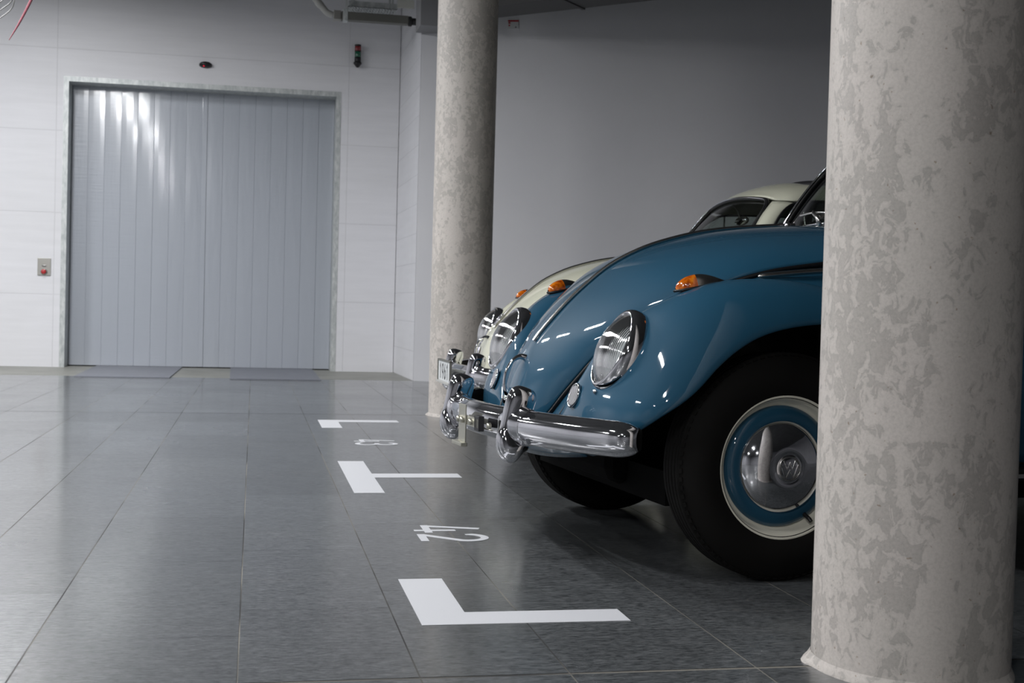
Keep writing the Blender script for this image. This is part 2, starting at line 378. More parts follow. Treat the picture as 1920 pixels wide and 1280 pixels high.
# white return wall and grey wall running behind the cars
tag(mesh('wall_return', [(1.57, YF+.34, 0), (1.605, 12.99, 0), (1.80, 13.05, 0), (1.80, YF+.34, 0), (1.57, YF+.34, ZC), (1.605, 12.99, ZC), (1.80, 13.05, ZC), (1.80, YF+.34, ZC)],
    [(0, 1, 5, 4), (2, 3, 7, 6), (3, 0, 4, 7), (0, 3, 2, 1), (4, 5, 6, 7)], M['wall2'], smooth=False), kind='structure')
ga = math.radians(-18)
gx, gy = 1.606, 12.985
ex, ey = gx+7.6*math.cos(ga), gy+7.6*math.sin(ga)
tag(mesh('wall_right', [(gx, gy, 0), (ex, ey, 0), (ex, ey+.3, 0), (gx+.02, gy+.2, 0), (gx, gy, ZC), (ex, ey, ZC), (ex, ey+.3, ZC), (gx+.02, gy+.2, ZC)],
    [(0, 1, 5, 4), (1, 2, 6, 5), (2, 3, 7, 6), (3, 0, 4, 7), (0, 3, 2, 1), (4, 5, 6, 7)], M['greywall'], smooth=False), kind='structure')
tag(box('wall_left', (XL-.2, YB, 0), (XL, 16, ZC), M['farwall']), kind='structure')
tag(box('wall_far_right', (XR, YB, 0), (XR+.2, 16, ZC), M['farwall']), kind='structure')
tag(box('wall_front', (XL-.2, YB-.2, 0), (XR+.2, YB, ZC), M['farwall']), kind='structure')

# ------------------------------------------------------------------ columns
def column(x, y, label):
    prof = [(.208, 0), (.208, .02), (.21, .03), (.21, 2.0), (.21, ZC)]
    o = lathe('concrete_column', prof, (x, y, 0), (0, 0, 1), M['column'], n=96)
    o.name = 'concrete_column'; tag(o, label, 'column', None); return o
def col_thing(x, y, label):
    t = empty('concrete_column', (x, y, 0)); tag(t, label, 'column')
    sh = lathe('shaft', [(.21, 0), (.21, 1), (.21, 2), (.21, 3), (.21, ZC)], (0, 0, 0), (0, 0, 1), M['column'], t, n=96)
    # uneven lump of mortar where the shaft meets the floor
    rows = []; n = 72
    for k, (h, e) in enumerate([(0, 1), (.006, .85), (.014, .4), (.022, .05)]):
        rows.append([Vector(((.21+e*(.008+.022*max(0, math.sin(a*2.3+x*3+y)*math.sin(a*5.1)))) * math.cos(a), (.21+e*(.008+.022*max(0, math.sin(a*2.3+x*3+y)*math.sin(a*5.1))))*math.sin(a), h)) for a in [2*PI*j/n for j in range(n)]])
    ft = grid('foot_mortar', rows, M['column'], t, cv=True); ft.data.materials[0] = M['column']
    return t
CX = 1.43
col_thing(1.425, 2.565, 'large round mottled concrete column in the right foreground, in front of the blue car')
col_thing(1.421, 8.88, 'round mottled concrete column beyond the cars, right of the grey gate')

# ------------------------------------------------------------------ floor markings
def mark(name, polys, label, cat, group=None):
    b = bmesh.new()
    V, F = [], []
    for poly in polys:
        n = len(poly); k = len(V)
        V += [(x, y, .0002) for x, y in poly]+[(x, y, .0012) for x, y in poly]
        F += [tuple(range(k, k+n)), tuple(range(k+n, k+2*n))]+[(k+i, k+(i+1) % n, k+n+(i+1) % n, k+n+i) for i in range(n)]
    o = mesh(name, V, F, M['mark'], smooth=False, fix=False)
    me = o.data; bb = bmesh.new(); bb.from_mesh(me); bmesh.ops.recalc_face_normals(bb, faces=bb.faces); bb.to_mesh(me); bb.free()
    return tag(o, label, cat, group)
mark('bay_corner_marking', [[(.409, 3.017), (.926, 3.017), (.926, 3.137), (.531, 3.137), (.531, 3.535), (.409, 3.535)]], 'large white L-shaped bay marking on the floor nearest the foreground column', 'floor marking')
mark('bay_divider_marking', [[(.413, 5.177), (.537, 5.177), (.537, 5.640), (.928, 5.640), (.928, 5.774), (.537, 5.774), (.537, 6.235), (.413, 6.235)]], 'white T-shaped bay marking on the floor between the numbers 42 and 43', 'floor marking')
mark('bay_corner_marking', [[(.425, 7.918), (.55, 7.918), (.55, 8.316), (.943, 8.316), (.943, 8.460), (.425, 8.460)]], 'small white L-shaped bay marking on the floor farthest away, beyond the number 43', 'floor marking')
def stroke(pts, wd):
    """polyline to a list of quads, mitred"""
    P = [Vector((p[0], p[1])) for p in pts]; out = []; Ls, Rs = [], []
    for i, p in enumerate(P):
        a = (P[i]-P[i-1]).normalized() if i else (P[1]-P[0]).normalized(); b = (P[i+1]-P[i]).normalized() if i < len(P)-1 else a
        t = (a+b).normalized(); n = Vector((-t.y, t.x)); k = wd/2/max(.4, n.dot(Vector((-a.y, a.x)))); Ls.append(p+n*k); Rs.append(p-n*k)
    for i in range(len(P)-1): out.append([tuple(Ls[i]), tuple(Ls[i+1]), tuple(Rs[i+1]), tuple(Rs[i])])
    return out
def arc(cx, cy, r, a0, a1, n=10, ry=None): return [(cx+r*math.cos(math.radians(a0+(a1-a0)*i/n)), cy+(ry or r)*math.sin(math.radians(a0+(a1-a0)*i/n))) for i in range(n+1)]
DIG = {'4': [[(.60, 0), (.60, .62)], [(.86, .20), (.0, .20)], [(.10, .22), (.44, 1.0)]],
       '2': [[(.04, .76)]+arc(.40, .70, .34, 165, -25, 12, .26)+[(.10, .085)], [(.02, .058), (.76, .058)]],
       '3': [arc(.38, .73, .32, 155, -80, 10, .235)+[(.40, .49)], [(.26, .51), (.40, .51)], arc(.38, .27, .36, 85, -155, 12, .235)],
       '1': [[(.12, .78), (.42, .96), (.42, 0)]],
       '9': [arc(.40, .68, .34, 0, 360, 18, .28), [(.72, .62), (.40, 0)]],
       '6': [arc(.40, .30, .34, 0, 360, 18, .26), [(.08, .36), (.42, 1.0)]]}
def number(txt, x0, y0, H, W, wd, label):
    """digits whose tops point to +X, read towards -Y"""
    polys = []; adv = 0; a = W/H
    for ch in txt:
        for s in DIG[ch]:
            pts = [(u*a/.86, v) for u, v in s]
            for q in stroke(pts, wd/H): polys.append([(x0+v*H, y0-(u*H+adv)) for u, v in q])
        adv += W*1.17
    # union into one flat sheet per quad, tiny height steps avoid coplanar overlap
    V, F = [], []
    for i, poly in enumerate(polys):
        k = len(V); n = len(poly); z = .0011+.000004*i
        V += [(x, y, .0002) for x, y in poly]+[(x, y, z) for x, y in poly]
        F += [tuple(range(k, k+n)), tuple(range(k+n, k+2*n))]+[(k+j, k+(j+1) % n, k+n+(j+1) % n, k+n+j) for j in range(n)]
    o = mesh('bay_number', V, F, M['mark'], smooth=False, fix=False)
    bb = bmesh.new(); bb.from_mesh(o.data); bmesh.ops.recalc_face_normals(bb, faces=bb.faces); bb.to_mesh(o.data); bb.free()
    return tag(o, label, 'floor marking')
number('42', .548, 4.405, .228, .145, .026, 'white number 42 on the floor in front of the blue car')
number('43', .563, 7.245, .226, .135, .026, 'white number 43 on the floor in front of the cream car')

# ------------------------------------------------------------------ things around the gate
for (xa, xb, y0, lab) in [(-1.70, -.785, 12.80, 'grey sheet on the floor before the left gate leaf'), (-.245, .662, 12.76, 'grey sheet on the floor before the right gate leaf')]:
    tag(prism('floor_plate', [(xa+.03, y0), (xb, y0), (xb+.01, YF+.262), (xa, YF+.262)], .0005, .010, M['matt_grey']), lab, 'floor plate', 'grey floor plates before the gate')
t = empty('wall_switch', (-2.229, YF-.002, 1.08)); tag(t, 'stainless steel switch plate on the white wall left of the gate', 'switch')
box('plate', (-.068, -.010, -.093), (.068, 0, .093), M['steel'], t, bev=.002)
box('key_switch', (-.022, -.016, .0), (.022, -.010, .022), M['dullchrome'], t, bev=.002)
lathe('button_collar', [(0, .012), (.030, .012), (.034, .006), (.034, 0)], (0, -.010, -.052), (0, -1, 0), M['steel'], t, n=32)
lathe('emergency_button', [(0, .026), (.020, .024), (.026, .018), (.026, .010), (.016, .008), (.016, 0)], (0, -.020, -.052), (0, -1, 0), M['red'], t, n=32)
t = empty('motion_sensor', (-.575, YF-.002, 3.358)); tag(t, 'small black motion sensor above the gate with a red light', 'sensor')
grid('housing', [[Vector((sx*a, -h, sz*b-.01*(1-h/.05))) for sx, sz in [(math.cos(q), math.sin(q)) for q in [2*PI*j/24 for j in range(24)]]] for h, a, b in [(0, .070, .030), (.03, .068, .030), (.05, .060, .026), (.06, .040, .016), (.062, .001, .001)]], M['black'], t, cv=True)
lathe('indicator_light', [(0, .006), (.008, .004), (.010, 0)], (-.018, -.050, -.024), (0, -1, -.3), M['led'], t, n=16)
t = empty('signal_tower', (1.085, YF-.002, 3.42)); tag(t, 'black wall signal lamp with red and green lenses, right of the gate', 'signal lamp')
for nm, z0, z1, r_, mm in [('top_cap', .235, .255, .036, 'black'), ('red_lens', .185, .235, .036, 'redlens'), ('divider', .175, .185, .037, 'black'), ('green_lens', .115, .175, .036, 'greenlens'), ('lower_body', .06, .115, .036, 'black')]:
    o = lathe(nm, [(0, z0), (r_-.002, z0), (r_, z0+.003), (r_, z1-.003), (r_-.002, z1), (0, z1)], (0, -.055, 0), (0, 0, 1), M[mm], t, n=32)
lathe('base', [(0, 0), (.012, .0), (.036, .03), (.045, .04), (.045, .058), (.03, .062), (0, .062)], (0, -.055, 0), (0, 0, 1), M['black'], t, n=32)
box('wall_bracket', (-.02, -.05, .02), (.02, 0, .06), M['black'], t, bev=.003)

# ceiling services in the corner in front of the return wall
t = empty('cable_tray', (1.13, 13.47, 3.815)); tag(t, 'perforated metal cable tray near the ceiling above the grey trunking', 'cable tray')
bars = [((-.24, -.15, 0), (.26, -.145, .06)), ((-.24, .145, 0), (.26, .15, .06))]
for i in range(17): bars.append(((-.24+i*.03, -.15, 0), (-.24+i*.03+.014, .15, .003)))
for i in range(4): bars.append(((-.24, -.15+i*.09, 0), (.26, -.15+i*.09+.03, .0035)))
boxes('tray', bars, M['galv'], t)
for hx, hy in ((-.20, -.153), (-.20, .150), (.20, -.153), (.20, .150)): box('hanger', (hx, hy, 0), (hx+.02, hy+.004, ZC-3.80), M['galv'], t)
t = empty('trunking', (1.15, 13.2, 3.645)); tag(t, 'grey horizontal cable trunking high in the corner right of the gate', 'trunking')
box('channel', (-.34, -.03, 0), (.34, .07, .083), M['grey_trunk'], t, bev=.004)
box('end_cover', (-.42, -.035, -.003), (-.345, .075, .088), M['steel'], t, bev=.004)
box('clamp', (-.325, -.036, -.010), (-.275, .078, .11), M['galv'], t, bev=.003)
box('vertical_strut', (-.30, -.030, .10), (-.28, -.008, ZC-3.645), M['galv'], t)
tube('brace', [(-.31, 0, .10), (-.20, 0, .22), (-.20, 0, ZC-3.65)], .005, M['galv'], t)
t = empty('waste_pipe', (.72, 13.2, 3.70)); tag(t, 'pale grey pipe running diagonally down from the ceiling to the trunking', 'pipe')
tube('pipe', [(-.34, 0, .36), (-.19, 0, .16), (-.09, 0, .045), (-.055, 0, .01), (.002, 0, -.012)], .033, M['pipe_grey'], t, n=20, res=24)
tube('coupling', [(-.155, 0, .115), (-.115, 0, .070)], .038, M['pipe_grey'], t, n=20)
t = empty('cable_gland', (1.492, 13.22, 3.682)); tag(t, 'black round connector at the right end of the grey trunking', 'connector')
lathe('coupling_nut', [(0, .0), (.047, .0), (.052, .008), (.052, .03), (.047, .038), (0, .038)], (0, 0, 0), (1, 0, 0), M['black'], t, n=12)
lathe('plug_body', [(0, .038), (.036, .038), (.036, .088), (.030, .10), (0, .10)], (0, 0, 0), (1, 0, 0), M['black'], t, n=24)
t = empty('power_cable', (1.60, 12.98, 3.70)); tag(t, 'thin dark cable rising to the ceiling at the edge of the grey pier', 'cable')
tube('cable', [(.0, .0, 0), (.0, 0, .2), (.0, 0, ZC-3.70)], .009, M['black'], t, res=8)
t.name = 'power_cable'
t = empty('mounting_board', (1.455, 13.12, 3.79)); tag(t, 'pale rectangular board under the ceiling beside the cable tray', 'board')
box('board', (-.085, -.006, 0), (.085, .006, .085), M['panelwhite'], t, bev=.002)
for hx in (-.07, .06): box('hanger', (hx, -.003, .085), (hx+.01, .003, ZC-3.79), M['galv'], t)
# beam over the pier and the duct beyond it
tag(box('trim_3', (1.545, 12.6, 3.52), (2.10, 12.975, ZC), M['greybeam']), kind='structure')
t = empty('ventilation_duct', (2.25, 12.3, 3.57), math.atan2(DUCT[1], DUCT[0])); tag(t, 'dark ventilation duct under the ceiling, right of the far column top', 'duct')
box('duct_body', (-.25, -.42, 0), (4.6, 0, .40), M['darkduct'], t, bev=.01)
for k in range(5): box('flange', (-.27+k*1.2, -.435, -.012), (-.235+k*1.2, .012, .412), M['darkduct'], t, bev=.003)
for k in range(3): box('hanger', (.4+k*1.6, -.22, .40), (.42+k*1.6, -.20, ZC-3.57), M['galv'], t)
t = empty('fire_sign', (2.492, 12.696, 3.610), ga); tag(t, 'small white sign with a red band high on the grey wall beside the far column', 'sign')
box('plate', (-.054, -.005, -.042), (.054, -.001, .042), M['bezelwhite'], t)
box('red_band', (-.054, -.007, .026), (.054, -.005, .042), M['signred'], t)
box('red_symbol', (-.050, -.007, .006), (-.028, -.005, .022), M['signred'], t)
box('red_symbol', (-.047, -.007, -.018), (-.031, -.005, -.004), M['signred'], t)
box('black_symbol', (.020, -.007, -.034), (.032, -.005, -.024), M['ink'], t)
# hanging cables top left
t = empty('hanging_cables', (-2.05, 8.4, 3.15)); tag(t, 'three thin white cable loops hanging from the ceiling at the top left corner', 'cables')
for pts in [[(0.308, -0.03, -0.792), (0.453, 0.0, -0.62), (0.502, 0.03, -0.551), (0.553, -0.03, -0.385), (0.558, 0.0, -0.215)], [(0.295, 0.03, -0.781), (0.473, 0.06, -0.628), (0.523, 0.09, -0.575), (0.555, 0.03, -0.547), (0.609, 0.06, -0.358), (0.614, 0.09, -0.185)], [(0.283, 0.09, -0.818), (0.462, 0.12, -0.665), (0.519, 0.15, -0.601), (0.551, 0.09, -0.553), (0.571, 0.12, -0.346), (0.575, 0.15, -0.172)]]:
    tube('cable', pts, .0035, M['cable_white'], t, n=8, res=30)
o = tube('red_cord', [(-1.367, 7.6, 2.181), (-1.315, 7.63, 2.295), (-1.259, 7.66, 2.436), (-1.197, 7.68, 2.613), (-1.162, 7.7, 2.771), (-1.147, 7.7, 2.892)], [.002, .006, .008, .009, .009, .009], M['cable_red'], None, n=10, res=30)
tag(o, 'red cord hanging down at a slant at the top left', 'cord')

# luminaires of the aisle (outside the picture, seen in the reflections)
def luminaire(x, y, z, i):
    t = empty('ceiling_luminaire', (x, y, z)); tag(t, 'long white ceiling luminaire '+['nearest the gate', 'over the aisle abreast of the far column', 'over the aisle abreast of the cream car', 'over the aisle abreast of the foreground column', 'over the aisle behind the viewer', 'over the aisle at its rear end', 'at the far left nearest the gate wall', 'at the far left abreast of the foreground column', 'at the far left behind the viewer'][i], 'lamp', 'aisle luminaires')
    boxes('housing', [((-.11, -.72, 0), (.11, .72, .06)), ((-.11, -.72, -.02), (-.09, .72, 0)), ((.09, -.72, -.02), (.11, .72, 0)), ((-.11, -.72, -.02), (.11, -.70, 0)), ((-.11, .70, -.02), (.11, .72, 0))], M['panelwhite'], t)
    box('diffuser', (-.085, -.69, -.006), (.085, .69, 0), M['diffuser'], t)
    for hy in (-.5, .49): box('hanger', (-.005, hy, .06), (.005, hy+.01, ZC-z), M['galv'], t)
for i, (x, y, z, e, sp) in enumerate(LAMPS): luminaire(x, y, z, i)

from mathutils.bvhtree import BVHTree
BRY = -.06
# ------------------------------------------------------------------ cars
HC_C = [(-.612, .40), (-.606, .45), (-.595, .50), (-.578, .555), (-.556, .60), (-.520, .657), (-.484, .703), (-.412, .783), (-.34, .850), (-.267, .908), (-.18, .956), (-.09, .992), (.04, 1.028), (.15, 1.047), (.25, 1.058), (.34, 1.066), (.42, 1.072)]
HC_E = [(-.592, -.12, .39), (-.575, -.165, .41), (-.545, -.20, .44), (-.512, -.235, .50), (-.475, -.27, .56), (-.438, -.30, .615), (-.385, -.345, .68), (-.325, -.39, .735), (-.255, -.44, .785), (-.18, -.485, .828), (-.107, -.52, .857), (-.035, -.54, .882), (.034, -.55, .900), (.12, -.56, .915), (.20, -.57, .927), (.30, -.575, .940), (.42, -.58, .950)]
FS = [(-.555, -.27, .37), (-.545, -.285, .42), (-.510, -.31, .49), (-.465, -.338, .56), (-.42, -.365, .63), (-.36, -.405, .70), (-.29, -.45, .76), (-.21, -.505, .815), (-.127, -.55, .848), (-.035, -.58, .858), (.065, -.60, .852), (.171, -.62, .833), (.28, -.635, .79), (.38, -.65, .72), (.47, -.66, .62), (.54, -.67, .50), (.58, -.68, .36)]
FM = [(-.540, -.36, .352), (-.545, -.37, .42), (-.530, -.385, .50), (-.497, -.405, .575), (-.462, -.435, .65), (-.405, -.485, .725), (-.335, -.545, .785), (-.250, -.59, .832), (-.15, -.62, .858), (-.03, -.63, .866), (.09, -.64, .857), (.20, -.65, .832), (.31, -.66, .785), (.42, -.665, .71), (.51, -.675, .60), (.57, -.68, .48), (.61, -.69, .35)]
FA = [(-.505, -.50, .340), (-.495, -.61, .365), (-.468, -.695, .420), (-.415, -.745, .472), (-.350, -.765, .520), (-.300, -.77, .565), (-.25, -.77, .618), (-.19, -.77, .667), (-.12, -.77, .706), (-.03, -.77, .732), (.08, -.77, .745), (.18, -.77, .742), (.28, -.77, .705), (.36, -.77, .635), (.43, -.77, .54), (.49, -.765, .43), (.53, -.76, .32)]

def make_car(name, x0, y0, yaw, P, RIM, label, blue):
    T = empty(name, (x0, y0, 0), yaw); tag(T, label, 'car')
    sg = (-1, 1)
    def S(v, s): return Vector((v[0], v[1]*-s, v[2]))       # data are for the near side (s=-1 keeps it)
    # hood -------------------------------------------------
    n = 56; m_ = 28
    Cc = cr([(x, 0, z) for x, z in HC_C], n); Ee = cr(HC_E, n); rows = []
    for c, e in zip(Cc, Ee):
        row = []
        tm = math.radians(78); D = e-c
        for j in range(-m_, m_+1):
            th = tm*abs(j)/m_; s_ = math.sin(th)/math.sin(tm); k_ = (1-math.cos(th))/(1-math.cos(tm))
            p = c+Vector((D.x*k_, 0, D.z*k_)); p.y = (D.y*s_)*(1 if j > 0 else -1); row.append(p)
        rows.append(row)
    hood = grid('hood', rows, P, T, solid=.012)
    # raised spine strip and handle
    sp = [c+Vector((-.004, 0, .004)) for c in Cc[17:]]
    tube('hood_trim_strip', sp, .0065, M['dullchrome'], hood, n=8, up=(0, 1, 0), flat=1)
    tube('hood_handle', [(-.545, 0, .600), (-.572, 0, .606), (-.598, 0, .590), (-.617, 0, .556), (-.622, 0, .520), (-.616, 0, .492), (-.603, 0, .475)], [.012, .009, .006, .0055, .006, .008, .009], M['chrome'], hood, n=14, res=36)
    lathe('handle_foot', [(0, .02), (.012, .02), (.018, .010), (.020, 0), (0, 0)], (-.603, 0, .465), (-1, 0, .1), M['chrome'], hood, n=20)
    # washer nozzles at the rear of the hood
    for yy in (.025, -.025):
        lathe('washer_nozzle', [(0, .014), (.006, .013), (.010, .006), (.011, 0)], (.375, yy, 1.070), (0, 0, 1), M['chrome'], hood, n=16)
    for s in sg:
        # quarter strip between hood and fender -----------
        rows = []
        Es = cr(HC_E, 60); Fs = cr(FS[:12]+[(.30, -.64, .80), (.42, -.645, .79)], 60)
        for a, b in zip(Es, Fs):
            a = Vector((a.x+.010, a.y+.012, a.z-.010)); row = []
            for k in range(7):
                u = k/6; p = a.lerp(b, u); p.y -= .006*math.sin(PI*u); row.append(S(p, s))
            rows.append(row)
        grid('front_quarter_panel', rows, P, T, solid=.006)
        tube('hood_seal', [S(e+Vector((.004, -.002, -.006)), s) for e in cr(HC_E, 50)], .0062, M['seal'], T, n=8)
        tube('fender_beading', [S(Vector(e)+Vector((0, -.002, .001)), s) for e in cr(FS, 60)], .0042, M['seal'], T, n=8)
        if blue or True:
            tube('side_trim', [S(v, s) for v in [(-.028, -.571, .874), (-.01, -.574, .8765), (.08, -.588, .888), (.19, -.602, .899), (.40, -.645, .915)]], [.003, .0085, .0085, .0085, .0085], M['dullchrome'], T, n=8, res=20)
        # fender -----------------------------------------
        ns = 72; a_, b_, c_ = cr(FS, ns), cr(FM, ns), cr(FA, ns); rows = []
        for p, q, r_ in zip(a_, b_, c_):
            row = []
            for k in range(13):
                th = math.radians(82)*(1-k/12); f1 = math.sin(th)/math.sin(math.radians(82)); f2 = (1-math.cos(th))/(1-math.cos(math.radians(82)))
                row.append(S(Vector((q.x+(p.x-q.x)*f2, q.y+(p.y-q.y)*f1, q.z+(p.z-q.z)*f2)), s))
            for k in range(1, 19):
                th = math.radians(86)*k/18; f1 = math.sin(th)/math.sin(math.radians(86)); f2 = (1-math.cos(th))/(1-math.cos(math.radians(86)))
                row.append(S(Vector((q.x+(r_.x-q.x)*f2, q.y+(r_.y-q.y)*f1, q.z+(r_.z-q.z)*f2)), s))
            rad = Vector((r_.x, 0, r_.z-.33)); rad.normalize()
            e0 = Vector(r_); row.append(S(e0-Vector((rad.x*.006, -.002, rad.z*.006)), s)); row.append(S(e0+Vector((-rad.x*.006, .022, -rad.z*.006)), s))
            rows.append(row)
        fe = grid('front_fender', rows, P, T, solid=.004)
        # headlight ---------------------------------------
        hl_c = Vector((-.462, -.524*-s if s == 1 else -.524, .655)); hl_c.y = -.524 if s == -1 else .524
        ax = Vector((-math.cos(math.radians(24)), 0, math.sin(math.radians(24))))
        H = empty('headlight', (0, 0, 0)); H.parent = T
        lathe('chrome_ring', [(.078, -.075), (.104, -.075), (.111, -.045), (.113, -.025), (.110, -.010), (.104, .002), (.099, .006), (.095, .005), (.093, -.002), (.090, -.010)], hl_c, ax, M['chrome'], H, n=72, up=(0, 0, 1), eu=1.16, ev=.97)
        lathe('reflector', [(.0945, -.004), (.084, -.03), (.062, -.055), (.035, -.072), (.012, -.078), (.0, -.078)], hl_c, ax, M['reflector'], H, n=48, eu=1.16, ev=.97)
        lathe('bulb', [(.0, -.03), (.010, -.032), (.013, -.042), (.010, -.055), (.006, -.078)], hl_c, ax, M['bezelwhite'], H, n=16)
        # domed lens with flutes
        u_ = Vector((0, 0, 1)); u_ = (u_-ax*u_.dot(ax)).normalized(); v_ = ax.cross(u_); rws = []; uvs = []
        for i in range(15):
            r_ = .0952*i/14; h_ = .040*(1-(i/14)**2.2); rr = []; 
            for j in range(48):
                t_ = 2*PI*j/48; rr.append(hl_c+ax*h_+r_*(1.16*math.cos(t_)*u_+.97*math.sin(t_)*v_)); uvs.append((r_*math.sin(t_)/.1, r_*math.cos(t_)/.1))
            rws.append(rr)
        lo = grid('lens', rws, M['lens'], H, cv=True, fix=False)
        uvl = lo.data.uv_layers.new(name='UVMap')
        for lp in lo.data.loops: uvl.data[lp.index].uv = uvs[lp.vertex_index]
        lathe('ring_screw', [(0, .008), (.006, .007), (.007, 0)], hl_c-u_*.134+ax*-.006, (-1, 0, -.3), M['chrome'], H, n=12)
        # horn grille ----------------------------------------
        bt = BVHTree.FromPolygons([v for r_ in rows for v in r_], [(i*len(rows[0])+j, i*len(rows[0])+j+1, (i+1)*len(rows[0])+j+1, (i+1)*len(rows[0])+j) for i in range(len(rows)-1) for j in range(len(rows[0])-1)])
        hit, hn, _, _ = bt.ray_cast(Vector((-2, .405*s, .508)), Vector((1, 0, 0)))
        if hn.x > 0: hn = -hn
        gn = (hn+Vector((-.15, .10*s, 0))).normalized(); gc = hit+gn*.003; gc.y = abs(gc.y)*-1; gn.y = -abs(gn.y)
        if s == 1: gc.y *= -1; gn.y *= -1
        G = lathe('horn_grille', [(.027, 0), (.032, 0), (.033, .004), (.030, .008), (.027, .006), (.027, 0)], gc, gn, M['chrome'], T, n=40, eu=1.18, ev=.95)
        lathe('grille_back', [(0, .0015), (.028, .0015)], gc, gn, M['ink'], G, n=32, eu=1.18, ev=.95)
        gu = Vector((0, 0, 1)); gu = (gu-gn*gu.dot(gn)).normalized(); gv = gn.cross(gu)
        for k in range(-3, 4):
            hh = math.sqrt(max(0, 1-(k/3.9)**2))*.030
            tube('slat', [gc+gn*.005+gv*(k*.0075)-gu*hh, gc+gn*.005+gv*(k*.0075)+gu*hh], .0014, M['horn'], G, n=6)
        # turn signal --------------------------------------------
        TS = empty('turn_signal', (0, 0, 0)); TS.parent = T
        L0 = Vector((-.286, -.560, .828)); L1 = Vector((-.142, -.588, .858)); dr = (L1-L0).normalized(); nn = Vector((0, 0, 1)); nn = (nn-dr*nn.dot(dr)).normalized(); sd = dr.cross(nn); LL = (L1-L0).length
        def tear(t0, t1, nt, cap0):
            rws = []
            for i in range(nt+1):
                t_ = t0+(t1-t0)*i/nt; x_ = t_
                wd = .026*math.sqrt(max(0, 1-((x_-.36)/.365)**2)) if x_ < .36 else .026*math.cos((x_-.36)/.64*PI/2)**.8
                ht = .034*math.sqrt(max(0, 1-((x_-.40)/.405)**2)) if x_ < .40 else .034*math.cos((x_-.40)/.60*PI/2)
                rws.append([S(L0+dr*(x_*LL)+sd*wd*math.cos(q)+nn*(ht*max(0, math.sin(q))-.008*(math.sin(q) < -.01)), s) for q in [2*PI*j/28 for j in range(28)]])
            return rws
        grid('amber_lens', tear(.0, .41, 12, 1), M['amber'], TS, cv=True)
        grid('rear_housing', tear(.41, 1.0, 14, 1), M['dullchrome'], TS, cv=True)
        tube('base_seal', [S(L0+dr*(x_*LL)+sd*(w_*1.06)-nn*.004, s) for x_, w_ in [(-.03, 0), (.05, .016), (.2, .026), (.4, .0285), (.7, .021), (.9, .010), (1.02, 0), (.9, -.010), (.7, -.021), (.4, -.0285), (.2, -.026), (.05, -.016)]], .004, M['seal'], TS, n=6, closed=True)
        # wheels ---------------------------------------------------------
        for (wx, wy, front) in ((0, -.652, 1), (2.4, -.645, 0)):
            W = empty('wheel', (wx, wy*-s, .328)); W.parent = T
            ax_ = (0, s, 0)
            prof = [(.198, .060), (.212, .070), (.235, .078), (.262, .080), (.288, .074), (.306, .064), (.316, .056), (.322, .050)]
            tr = []
            for k, yk in enumerate([.050, .034, .032, .030, .013, .011, .009, .0]): tr.append((.3285 if k in (0, 1, 3, 4, 6, 7) else .322, yk))
            full = prof+[(.3275, .050), (.3285, .040), (.3285, .033), (.322, .031), (.322, .029), (.3285, .027), (.3290, .014), (.322, .012), (.322, .010), (.3290, .008)]
            full = full+[(r_, -h_) for r_, h_ in full[::-1]]
            ty = lathe('tyre', full, (0, 0, 0), ax_, M['tyre'], W, n=96)
            # tread blocks along both shoulders
            V, F = [], []
            for q in range(84):
                a0, a1 = 2*PI*q/84, 2*PI*(q+.55)/84
                for sy in (1, -1):
                    k = len(V)
                    for aa in (a0, a1):
                        for (rr, hh) in ((.3205, .0585), (.3265, .0505), (.3225, .047), (.317, .054)):
                            V.append((rr*math.cos(aa), hh*sy, rr*math.sin(aa)))
                    F += [(k, k+1, k+5, k+4), (k+1, k+2, k+6, k+5), (k+3, k, k+4, k+7), (k, k+1, k+2, k+3), (k+4, k+5, k+6, k+7), (k+2, k+3, k+7, k+6)]
            bb = bmesh.new(); bb.from_mesh(ty.data); k0 = [bb.verts.new(v) for v in V]
            for f in F: bb.faces.new([k0[q] for q in f]).smooth = False
            bb.to_mesh(ty.data); bb.free()
            rim = lathe('rim', [(.200, .062), (.206, .066), (.2085, .063), (.206, .056), (.196, .050), (.190, .040), (.186, .030), (.180, .026), (.172, .024), (.165, .010), (.150, .0), (.150, -.06), (.206, -.066), (.206, -.072)], (0, 0, 0), ax_, RIM, W, n=96)
            lathe('wheel_disc', [(.176, .022), (.174, .030), (.166, .037), (.155, .041), (.140, .043), (.128, .040), (.118, .030), (.09, .028), (0, .028)], (0, 0, 0), ax_, P, W, n=96)
            hc = lathe('hubcap', [(.133, .036), (.1345, .041), (.131, .047), (.122, .056), (.105, .068), (.085, .077), (.062, .0835), (.042, .087), (.0405, .0855), (.039, .087), (.020, .0895), (0, .0905)], (0, 0, 0), ax_, M['chrome'], W, n=96)
            if front and s == -1 or True:
                for st in ([(-.020, .026), (-.008, -.002), (.0, .018), (.008, -.002), (.020, .026)], [(-.028, .012), (-.012, -.028), (0, -.004), (.012, -.028), (.028, .012)]):
                    tube('emblem_letter', [Vector((a*s*-1, s*(.0905), b)) for a, b in st], .0017, M['dullchrome'], hc, n=6)
                tube('emblem_ring', [Vector((.034*math.cos(q), s*.0895, .034*math.sin(q))) for q in [2*PI*j/32 for j in range(32)]], .0018, M['dullchrome'], hc, n=6, closed=True)
            tube('valve', [Vector((.080*1, s*.040, -.138)), Vector((.086, s*.060, -.150)), Vector((.088, s*.066, -.156))], .006, M['black'], W, n=10)
        # rear fender -----------------------------------------------------
        RS = [(1.86, -.66, .36), (1.90, -.655, .55), (1.98, -.64, .72), (2.12, -.62, .85), (2.32, -.59, .91), (2.55, -.55, .89), (2.75, -.49, .78), (2.88, -.43, .62), (2.94, -.38, .45), (2.95, -.36, .36)]
